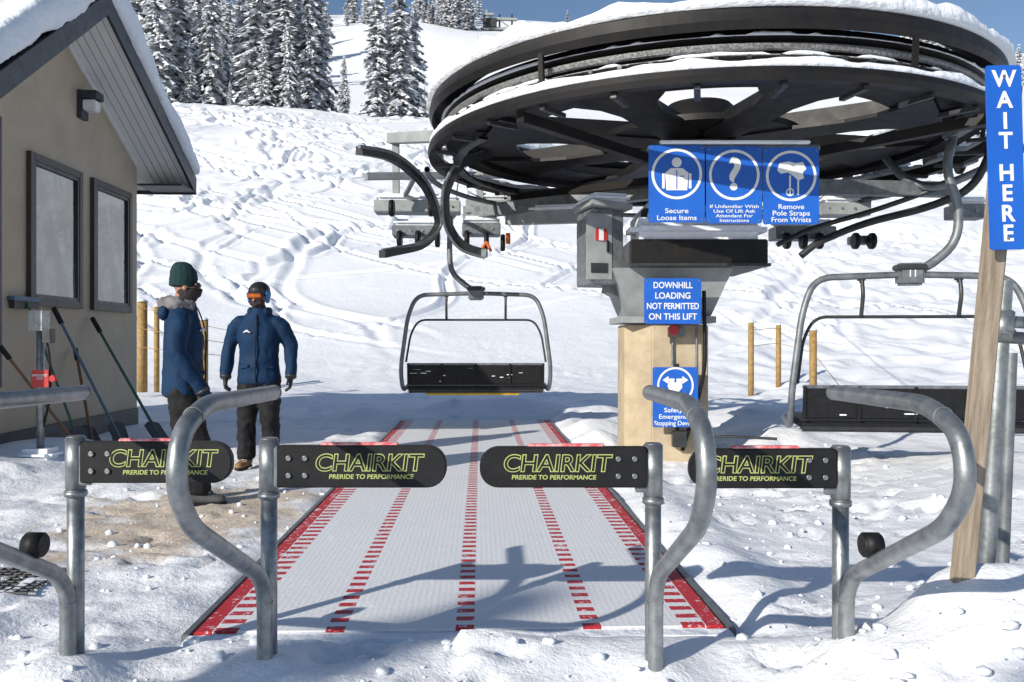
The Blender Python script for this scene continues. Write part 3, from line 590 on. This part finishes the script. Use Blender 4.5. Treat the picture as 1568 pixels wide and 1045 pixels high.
# ---------------------------------------------------------------- chairs
def chair(px,py,d,yaw,hang,number=None,front=1):
    o=W(px,py,d); M=Matrix.Translation(o)@Matrix.Rotation(yaw,4,'Z'); T=lambda x,y,z: M@Vector((x,y,z)); P=[]
    fr=[T(-1.0,.42*front,-1.30),T(-1.04,0,-1.36),T(-1.06,-.12*front,-1.05),T(-.96,-.1*front,-.3),T(-.84,-.05*front,0),T(0,0,0.03),T(.84,-.05*front,0),T(.96,-.1*front,-.3),T(1.06,-.12*front,-1.05),T(1.04,0,-1.36),T(1.0,.42*front,-1.30)]
    P.append(tube('outer_frame',fr,.030,m_galvd,.22,6))
    def B(name,c,s,m,rx=0,bv=.02):
        b_=box(name,(0,0,0),s,m,bevel=bv); b_.matrix_world=M@Matrix.Translation(c)@Matrix.Rotation(rx,4,'X'); P.append(b_)
    B('seat_pad',(0,.18*front,-1.30),(1.96,.50,.07),m_black,.08*front); B('back_pad',(0,-.10*front,-1.12),(1.90,.06,.30),m_black,.12*front)
    for x in(-.95,-.48,0,.48,.95): B('back_rib',(x,-.14*front,-1.12),(.03,.02,.30),m_black,.12*front,.004)
    B('seat_edge',(0,-.14*front,-.975),(1.94,.03,.03),m_galvd,0,.008); B('seat_beam',(0,-.05*front,-1.36),(1.94,.06,.05),m_dgrey)
    rs=random.Random(int(px))
    for i in range(14 if px<1000 else 4): B('back_snow',(rs.uniform(-.9,.9),-.132*front,rs.uniform(-1.24,-1.0)),(rs.uniform(.03,.12),.02,rs.uniform(.006,.015)),m_snow,0,.006)
    if px<1000: B('foam_strip',(-.05,-.02*front,-1.40),(1.35,.05,.035),m_yel)
    for s in(-1,1):
        P.append(tube('restraint_arm',[T(s*.42,-.02,0.0),T(s*.42,-.06,-.15),T(s*.42,.0,-.34)],.018,m_dgrey,.06))
        B('pivot',(s*.42,0,0),(.06,.09,.09),m_dgrey)
    P.append(tube('restraint_bar',[T(-.99,-.05,-.95),T(-.93,.0,-.55),T(-.82,.02,-.35),T(.82,.02,-.35),T(.93,0,-.55),T(.99,-.05,-.95)],.015,m_dgrey,.12))
    B('hanger_block',(0,0,.03),(.22,.14,.20),m_galvd,0,.02); B('hanger_cap',(0,-.005,.09),(.26,.16,.05),m_dgrey,0,.01)
    if number:
        Mt=frameM(T(0,-.075,.03),(M.to_3x3()@Vector((1,0,0))),(0,0,1)); P.append(text('chair_number',number,Mt,0,.0,.06,m_white,None,.02,.002))
    P.append(tube('hanger_arm',[T(*h) for h in hang],.040,m_galvd,.22,7))
    h=hang[-1]; B('grip',(h[0],0,h[2]+.04),(.14,.42,.14),m_galvd); B('grip_jaw',(h[0],.1,h[2]+.14),(.1,.22,.1),m_dgrey)
    group('chairlift_chair',P,o)
chair(729,452,11.9,.02,[(0,0,.05),(-.12,0,.12),(-.36,0,.32),(-.38,0,.65),(-.36,0,1.15)])
chair(1393,425,7.5,-.10,[(0,0,.05),(.16,0,.10),(.40,0,.30),(.43,0,.62),(.30,0,.98),(.42,.1,1.30)],"11")
# ---------------------------------------------------------------- fences
def stakes(name,lst,ropes,m_r=m_orange):
    P=[]
    for px,yt,yb,d,r in lst:
        P.append(cyl('stake',W(px,yb,d)+Vector((0,0,-.6)),W(px,yt,d),r,m_bamb,12)); c=W(px,yt,d); P.append(cyl('stake_snow',c,c+Vector((0,0,.06)),r*1.3,m_snow,12,r2=r*.5))
    for pts in ropes: P.append(tube('rope',[W(*p) for p in pts],.007,m_r,0,2))
    group(name,P,W(lst[0][0],lst[0][2],lst[0][3]))
stakes('wooden_stake_fence',[(1150,494,580,20,.07),(1192,498,560,22,.07),(1245,506,600,18,.08)],[[(1150,505,20),(1192,502,22),(1245,515,18)],[(1150,530,20),(1192,525,22),(1245,540,18),(1285,590,17)]],m_bamb)
stakes('wooden_stake_fence',[(218,462,560,19,.11),(240,470,560,19,.06),(313,490,560,18,.08)],[[(200,466,19),(313,498,18),(345,505,18)],[(200,500,19),(313,520,18),(345,525,18)],[(200,530,19),(345,545,18)]],m_bamb)
# ---------------------------------------------------------------- trees
m_leaf=mat('conifer_needles',(.06,.075,.065),.8,c2=(.11,.12,.12),ns=3)
m_frost=mat('frosted_needles',(.55,.58,.62),.8,c2=(.28,.30,.32),ns=2.5)
m_bark=mat('bark',(.09,.075,.065),.9)
m_tsnow=mat('tree_snow',(.88,.89,.92),.8,c2=(.76,.79,.84),ns=2)
def tree_mesh(name,h,seed,dens=1.0):
    r=random.Random(seed); V=[];Fc=[];MI=[]
    tr=h*.009+.04
    for k in range(7):
        z=h*k/6
        for q in range(6):
            a=q*1.047; rr=tr*(1-k/6.3); V.append((rr*math.cos(a),rr*math.sin(a),z))
    for k in range(6):
        for q in range(6): Fc.append((k*6+q,k*6+(q+1)%6,k*6+6+(q+1)%6,k*6+6+q));MI.append(2)
    lv=int(h*2.6*dens)
    lean=[r.uniform(.7,1.25) for _ in range(8)]
    for i in range(lv):
        t=.05+.95*(i+r.random())/lv; z=h*t
        Lm=h*.12*(1-t)**.7*(.7+.6*r.random())+.12
        if r.random()<.1: Lm*=.35
        for bq in range(6):
            a=r.uniform(0,6.283); L=Lm*r.uniform(.6,1.2)*lean[int(a/6.284*8)]
            if t<.2 and r.random()<.3: continue
            dx,dy=math.cos(a),math.sin(a); st=max(2,int(L/.42))
            for s in range(st):
                u=(s+.6)/st; zz=z-L*.42*u*u-L*.1*u; cx,cy=dx*L*u,dy*L*u; w=(.18+.22*(1-u))*(1+.02*h)*r.uniform(.6,1.3)*(.6+.4*(1-t)); ln=L/st*.8
                for layer in range(2):
                    ox,oy,oz=r.uniform(-.1,.1),r.uniform(-.1,.1),(.08 if layer else -.08)+r.uniform(-.05,.05)
                    b0=len(V); tz=r.uniform(-.12,.12)
                    ww=w*(1.2 if layer else 1.1)
                    V+= [(cx+ox-dx*ln,cy+oy-dy*ln,zz+oz+.12+ln*.25),(cx+ox-dy*ww,cy+oy+dx*ww,zz+oz-.24-tz*1.5),(cx+ox+dx*ln*1.1,cy+oy+dy*ln*1.1,zz+oz-ln*.5-.10),(cx+ox+dy*ww,cy+oy-dx*ww,zz+oz-.24+tz*1.5)]
                    Fc+=[(b0,b0+1,b0+2),(b0,b0+2,b0+3)]
                    q=r.random()
                    if layer: sm=1 if q<.88 else 3
                    else: sm=0 if q<.26 else (3 if q<.80 else 1)
                    MI+=[sm,sm]
    me=bpy.data.meshes.new(name); me.from_pydata(V,[],Fc); me.update()
    for mm in(m_leaf,m_tsnow,m_bark,m_frost): me.materials.append(mm)
    me.polygons.foreach_set('material_index',MI); return me,V,Fc,MI
TM=[tree_mesh('pine_tree_mesh_%d'%i,18,100+i)[0] for i in range(6)]
def place_tree(px,d,hgt,v,xy=None):
    x=(px-784)/F*d
    if xy: x,d=xy
    o=bpy.data.objects.new('pine_tree',TM[v%6]); link(o); s=hgt/18
    o.location=(x,d,float(base_z(x,d))-.4); o.scale=(s*random.uniform(.85,1.2),)*2+(s,); o.rotation_euler=(0,0,random.uniform(0,6.28))
for i,(px,d,h_) in enumerate(((238,112,23),(250,124,26),(270,116,25),(285,122,15),(303,124,26),(322,116,24),(345,130,14),(375,120,20),(392,117,23),(412,124,27),(432,118,26),(452,123,20),(472,119,23),(488,121,21),(440,114,13),(527,118,9),(576,116,21),(592,119,17),(612,117,23.5),(634,122,19),(205,118,25),(335,120,9),(352,115,4),(458,115,5),(1492,135,13),(1512,128,16),(1545,130,14),(650,150,6),(665,152,5),(683,150,6.5),(225,126,24),(403,115,10),(290,114,9))):
    place_tree(px,d,h_,i)
place_tree(0,0,10.6,2,xy=(-15.8,-13.6)); place_tree(0,0,10.8,4,xy=(-14.0,-14.9))  # two unseen trees behind the camera, added to throw shadows over the foreground
_,v0,f0,mi0=tree_mesh('tmp',10,55,.8); v0=np.array(v0); V=[];Fc=[];MI=[]; rr=random.Random(9); off=0
spots=[]
for k in range(90): 
    px=rr.choice([rr.uniform(530,570),rr.uniform(640,725),rr.uniform(640,725),rr.uniform(250,500),rr.uniform(200,480)]); spots.append((px,rr.uniform(290,335),rr.uniform(7,15)))
for k in range(45): spots.append((rr.uniform(180,500),rr.uniform(170,290),rr.uniform(12,20)))
for k in range(50): spots.append((rr.uniform(1380,1800),rr.uniform(150,330),rr.uniform(8,16)))
for k in range(14): spots.append((rr.uniform(690,1350),rr.uniform(320,345),rr.uniform(6,12)))
for px,d,h_ in spots:
    x=(px-784)/F*d; s=h_/10; a=rr.uniform(0,6.28); ca,sa=math.cos(a),math.sin(a)
    q=np.empty_like(v0); q[:,0]=(v0[:,0]*ca-v0[:,1]*sa)*s*1.25+x; q[:,1]=(v0[:,0]*sa+v0[:,1]*ca)*s*1.25+d; q[:,2]=v0[:,2]*s+float(base_z(x,d))-.5
    V.append(q); Fc+= [tuple(i+off for i in f) for f in f0]; MI+=mi0; off+=len(v0)
V=np.concatenate(V); me=bpy.data.meshes.new('distant_trees'); me.from_pydata(V.tolist(),[],Fc); me.update()
for mm in(m_leaf,m_tsnow,m_bark,m_frost): me.materials.append(mm)
me.polygons.foreach_set('material_index',MI); link(bpy.data.objects.new('distant_trees',me))
P=[]; d=300.; x0=(762-784)/F*d; zb=float(base_z(x0,d)); 
def tp(px,py): return W(px,py,d)
for px in(742,765,784): P.append(beam('leg',(tp(px,40).x,d,zb-2),tp(px,22),.7,.7,m_dgrey,up=(0,1,0)))
for a,b_ in(((736,28),(792,30)),((736,44),(792,44)),((740,22),(756,22))): P.append(beam('platform',tp(*a),tp(*b_),1.2,.8,m_greyp))
P.append(box('machine_house',tp(750,36),(5,3,3),m_dgrey))
P.append(beam('mast',tp(745,44),tp(745,15),.6,.6,m_greyp,up=(0,1,0))); P.append(beam('brace',tp(742,44),tp(765,30),.4,.4,m_greyp)); P.append(beam('brace',tp(784,44),tp(765,30),.4,.4,m_greyp))
group('ridge_lift_station',P,(x0,d,zb))
# ---------------------------------------------------------------- people
def chain(bm,pts,step=.018):
    for (p,r),(q,s) in zip(pts[:-1],pts[1:]):
        p=Vector(p);q=Vector(q); r=Vector(r if isinstance(r,tuple) else (r,)*3); s=Vector(s if isinstance(s,tuple) else (s,)*3)
        k=max(2,int((q-p).length/step))
        for i in range(k+1):
            t=i/k; c=p.lerp(q,t); e=r.lerp(s,t)
            Mx=Matrix.Translation(c)@Matrix.Diagonal((*e,1)); bmesh.ops.create_uvsphere(bm,u_segments=14,v_segments=9,radius=1,matrix=Mx)
def blob(name,chains,m,PM,vox=.014,disp=0,ds=.1,sm=6,step=.018):
    bm=bmesh.new()
    for c in chains: chain(bm,c,step)
    o=bmobj(name,bm,m,True); o.matrix_world=PM
    r=o.modifiers.new('r','REMESH'); r.mode='VOXEL'; r.voxel_size=vox; r.use_smooth_shade=True
    s=o.modifiers.new('s','SMOOTH'); s.iterations=sm
    if disp:
        tx=bpy.data.textures.new(name+'_folds','CLOUDS'); tx.noise_scale=ds; tx.noise_depth=2
        dm=o.modifiers.new('d','DISPLACE'); dm.texture=tx; dm.strength=disp; dm.mid_level=.5; dm.texture_coords='LOCAL'
        s=o.modifiers.new('s2','SMOOTH'); s.iterations=1
    return o
m_jack=mat('navy_jacket',(.005,.032,.085),.75,c2=(.004,.024,.066),ns=6,bump=.3,bs=16,dist=.012,spec=.25)
m_pant=mat('black_trousers',(.009,.009,.010),.8,c2=(.015,.015,.017),ns=8,bump=.4,bs=20,dist=.01,spec=.3)
m_skin=mat('skin',(.45,.23,.16),.55); m_glove=mat('black_glove',(.02,.02,.022),.6,bump=.3,bs=50,dist=.004)
m_beanie=mat('teal_beanie',(.004,.032,.034),.9,bump=.8,bs=90,dist=.006); m_hood=mat('grey_fleece',(.22,.21,.22),.95,c2=(.14,.13,.14),ns=20,bump=.8,bs=60,dist=.01)
m_lens=mat('goggle_lens',(.75,.10,.04),.12,.6,c2=(.85,.3,.05),ns=9); m_helm=mat('black_helmet',(.02,.02,.022),.35); m_helmb=mat('blue_helmet_trim',(.03,.18,.45),.4)
m_boot=mat('tan_boot',(.30,.17,.07),.7); m_bootg=mat('grey_boot',(.10,.10,.105),.7); m_refl=mat('reflective_trim',(.6,.6,.62),.4)
m_gait=mat('dark_gaiter',(.02,.018,.02),.9,c2=(.05,.03,.03),ns=30,bump=.6,bs=80)
def hand(side,wr,PM,curl=.5,fw=0):
    x,y,z=wr; s=side; ch=[[((x,y,z+.03),(.036,.034,.03)),((x,y+.005,z-.03),(.024,.042,.03)),((x,y+.01,z-.075),(.020,.044,.02))]]
    for i,(oy,L) in enumerate(((-.030,.058),(-.010,.075),(.013,.080),(.035,.070))):
        a=(x,y+.01+oy,z-.085); b_=(x-s*.006,y+.012+oy*1.1,z-.085-L*.5); c=(x-s*.028*(1+curl),y+.016+oy*1.1,z-.085-L*.85); 
        ch.append([(a,.0125),(b_,.0115),(c,.0095)])
    ch.append([((x-s*.008,y+.042,z-.02),.016),((x-s*.016,y+.075,z-.055),.013),((x-s*.022,y+.082,z-.085),.011)])
    return blob('glove_l' if s<0 else 'glove_r',ch,m_glove,PM,.0045,0,.1,2,.007)
def person(loc,rot,kind):
    PM=Matrix.Translation(loc)@Matrix.Rotation(rot,4,'Z'); P=[]; T=lambda *v: PM@Vector(v)
    if kind==1: wl,wr=(-.27,.10,.93),(.26,.15,.90); el,er=(-.295,-.04,1.19),(.29,-.03,1.18)
    else: wl,wr=(-.315,.03,.92),(.315,.04,.92); el,er=(-.305,-.05,1.20),(.305,-.04,1.20)
    tor=[((0,.0,.86),(.220,.155,.05)),((0,0,.97),(.210,.155,.07)),((0,.0,1.12),(.195,.147,.08)),((0,.01,1.28),(.205,.155,.08)),((0,-.005,1.40),(.205,.138,.08)),((0,-.01,1.48),(.155,.115,.06)),((0,0,1.56),(.094,.090,.04))]
    arm=lambda s,e,w:[((s*.175,-.01,1.44),(.085,.09,.075)),((s*.225,-.015,1.39),(.083,.088,.08)),(e,(.070,.072,.066)),(w,(.058,.058,.05))]
    P.append(blob('jacket',[tor,arm(-1,el,wl),arm(1,er,wr)],m_jack,PM,.013,.034,.13,5))
    st=.115 if kind==2 else .11
    fo=(.0,.10) if kind==1 else (0.03,0)
    leg=lambda s,f:[((s*.085,0,.90),(.125,.125,.08)),((s*.10,f*.4,.74),(.115,.12,.08)),((s*st,f*.8+.03,.48),(.092,.100,.08)),((s*(st+.01),f,.26),(.088,.098,.07)),((s*(st+.01),f+.01,.13),(.092,.108,.05))]
    P.append(blob('trousers',[leg(-1,fo[0]),leg(1,fo[1])],m_pant,PM,.013,.045,.08,5))
    mb=m_boot if kind==2 else m_bootg
    for s,f in((-1,fo[0]),(1,fo[1])):
        bx=s*(st+.01); P.append(blob('boot',[[((bx,f-.03,.15),(.058,.07,.05)),((bx,f-.03,.065),(.055,.075,.05)),((bx+s*.01,f+.08,.055),(.054,.07,.045)),((bx+s*.025,f+.17,.045),(.048,.055,.035))]],mb,PM,.01,.006,.05,4))
        P.append(blob('boot_sole',[[((bx,f-.04,.018),(.055,.07,.018)),((bx+s*.01,f+.08,.018),(.056,.07,.018)),((bx+s*.025,f+.175,.018),(.050,.06,.018))]],m_black,PM,.008,0,.1,2))
        for q in range(4): P.append(tube('boot_lace',[T(bx-.03,f+.045+.025*q,.115-.012*q),T(bx,f+.055+.025*q,.122-.012*q),T(bx+.035,f+.045+.025*q,.115-.012*q)],.004,m_refl,.01,2))
    P.append(hand(-1,wl,PM)); P.append(hand(1,wr,PM))
    for w,e in((wl,el),(wr,er)):
        a=Vector(w);b_=(Vector(e)-a).normalized(); P.append(cyl('cuff',PM@(a-b_*.035),PM@(a+b_*.015),.056,m_dgrey,20,bevel=.012))
    hz=1.70; yaw=(.0 if kind==1 else -.25); HMx=PM@Matrix.Translation((0,.02,hz))@Matrix.Rotation(yaw,4,'Z')@Matrix.Rotation(-.06,4,'X')
    P.append(blob('head',[[((0,-.01,.03),(.076,.092,.085)),((0,.008,-.03),(.066,.080,.075)),((0,.03,-.08),(.042,.050,.035))],[((0,.088,.0),.010),((0,.108,-.035),.014)],[((-.078,0,-.01),(.010,.02,.03)),((-.08,0,-.03),(.009,.016,.02))],[((.078,0,-.01),(.010,.02,.03)),((.08,0,-.03),(.009,.016,.02))],[((-.018,.09,-.062),.009),((.018,.09,-.062),.009)],[((0,-.01,-.06),(.055,.058,.05)),((0,-.02,-.16),(.058,.06,.05))]],m_skin,HMx,.006,0,.1,3,.012))
    for s in(-1,1):
        P.append(blob('eye',[[((s*.03,.082,.005),.0105),((s*.03,.0825,.005),.0105)]],m_white,HMx,.003,0,.1,1))
    if kind==1:
        P.append(blob('beanie',[[((0,-.015,.055),(.092,.106,.04)),((0,-.02,.095),(.091,.102,.055)),((0,-.03,.135),(.070,.080,.045))]],m_beanie,HMx,.007,.006,.02,4))
        P.append(blob('beanie_cuff',[[((0,-.022,-.005),(.095,.104,.022)),((0,-.016,.055),(.096,.109,.022))]],m_beanie,HMx,.006,.003,.02,2))
        P.append(blob('sunglasses',[[((-.055,.088,.004),(.030,.026,.022)),((0,.108,.004),(.014,.010,.012)),((.055,.088,.004),(.030,.026,.022))]],m_helm,HMx,.005,0,.1,1))
        P.append(blob('neck_gaiter',[[((0,.025,-.045),(.082,.092,.035)),((0,.022,-.085),(.076,.084,.035)),((0,0,-.13),(.078,.080,.035)),((0,-.005,-.17),(.082,.082,.03))],[((0,.112,-.035),.018),((0,.1,-.07),.02)]],m_gait,HMx,.006,.006,.03,2))
        P.append(blob('hood',[[((-.08,.06,1.53),(.045,.04,.045)),((-.11,-.03,1.55),(.045,.055,.055)),((0,-.12,1.55),(.08,.06,.07)),((.11,-.03,1.55),(.045,.055,.055)),((.08,.06,1.53),(.045,.04,.045))]],m_hood,PM,.011,.035,.05,2))
        P.append(blob('jacket_hood',[[((-.06,-.13,1.48),(.06,.05,.06)),((.06,-.13,1.48),(.06,.05,.06))]],m_jack,PM,.012,.02,.05,4))
    else:
        P.append(blob('helmet',[[((0,-.02,.03),(.104,.118,.05)),((0,-.02,.06),(.105,.122,.08)),((0,-.02,.075),(.095,.11,.075))]],m_helm,HMx,.008,0,.1,3))
        P.append(blob('helmet_ear_pads',[[((-.098,-.01,.02),(.018,.05,.05)),((-.092,-.0,-.04),(.018,.04,.03))],[((.098,-.01,.02),(.018,.05,.05)),((.092,0,-.04),(.018,.04,.03))]],m_helmb,HMx,.007,0,.1,2))
        P.append(blob('goggle_frame',[[((-.06,.075,.012),(.028,.03,.036)),((0,.1,.012),(.02,.022,.034)),((.06,.075,.012),(.028,.03,.036))]],m_helm,HMx,.006,0,.1,2))
        P.append(blob('goggle_lens',[[((-.052,.092,.010),(.026,.023,.026)),((0,.114,.010),(.02,.018,.024)),((.052,.092,.010),(.026,.023,.026))]],m_lens,HMx,.005,0,.1,2))
        P.append(blob('face_mask',[[((-.045,.045,-.06),(.030,.04,.035)),((0,.078,-.065),(.032,.03,.038)),((.045,.045,-.06),(.030,.04,.035))],[((0,.0,-.1),(.068,.068,.04)),((0,-.01,-.14),(.072,.072,.03))]],m_gait,HMx,.006,.004,.02,2))
        P.append(blob('goggle_strap',[[((-.107,-.02,.03),(.004,.04,.018)),((-.105,.02,.025),(.006,.03,.018))],[((.107,-.02,.03),(.004,.04,.018)),((.105,.02,.025),(.006,.03,.018))]],m_helmb,HMx,.004,0,.1,1))
        P.append(blob('collar',[[((-.07,.05,1.545),(.035,.03,.05)),((-.09,-.03,1.55),(.035,.05,.05)),((0,-.09,1.55),(.07,.035,.05)),((.09,-.03,1.55),(.035,.05,.05)),((.07,.05,1.545),(.035,.03,.05))]],m_jack,PM,.01,.01,.05,3))
    P.append(tube('zip',[T(.0,.165,.85),T(.0,.168,1.0),T(0,.163,1.12),T(0,.175,1.28),T(0,.147,1.42),T(0,.108,1.52)],.006,m_black,.1,3))
    for s in(-1,1): P.append(beam('pocket_flap',T(s*.07,.163,1.02),T(s*.16,.122,1.0),.01,.03,m_jack,bevel=.003))
    P.append(blob('chest_logo',[[((.055,.157,1.345),(.010,.014,.006)),((.085,.150,1.36),(.012,.012,.012)),((.115,.138,1.345),(.010,.014,.006))]],m_white,PM,.004,0,.1,1))
    P.append(box('arm_badge',T(.312,-.02,1.28),(.02,.05,.05),m_refl,(0,0,rot),.004))
    group('lift_attendant',P,loc)
def gz(x,y): return TZ(x,y)-.01
person(Vector((-2.56,6.5,gz(-2.56,6.5))),math.radians(-72),1)
person(Vector((-2.51,8.3,gz(-2.51,8.3))),math.radians(184),2)
# ---------------------------------------------------------------- light
az=math.radians(42); el=math.radians(23)
dirv=Vector((math.sin(az)*math.cos(el),math.cos(az)*math.cos(el),-math.sin(el)))
sl=bpy.data.lights.new('sun','SUN'); sl.energy=4.9; sl.angle=math.radians(.5); sl.color=(1,.94,.84)
so=link(bpy.data.objects.new('sun',sl)); so.rotation_euler=dirv.to_track_quat('-Z','Y').to_euler(); so.location=(-20,-20,20)
w=bpy.data.worlds.new('World'); S.world=w; w.use_nodes=True; nt=w.node_tree
sk=nt.nodes.new('ShaderNodeTexSky'); sk.sky_type='NISHITA'; sk.sun_disc=False; sk.sun_elevation=el; sk.sun_rotation=az+math.pi; sk.altitude=1500; sk.dust_density=.6; sk.ozone_density=1.8
bg=nt.nodes['Background']; bg.inputs[1].default_value=.115; nt.links.new(sk.outputs[0],bg.inputs[0])
cam=bpy.data.cameras.new('camera'); cam.lens=F/1568*36; cam.clip_end=4000; cam.clip_start=.05
co=link(bpy.data.objects.new('camera',cam)); co.location=(0,0,H); co.rotation_euler=(math.pi/2,0,0); S.camera=co
S.view_settings.view_transform='Standard'; S.view_settings.look='None'; S.view_settings.exposure=0
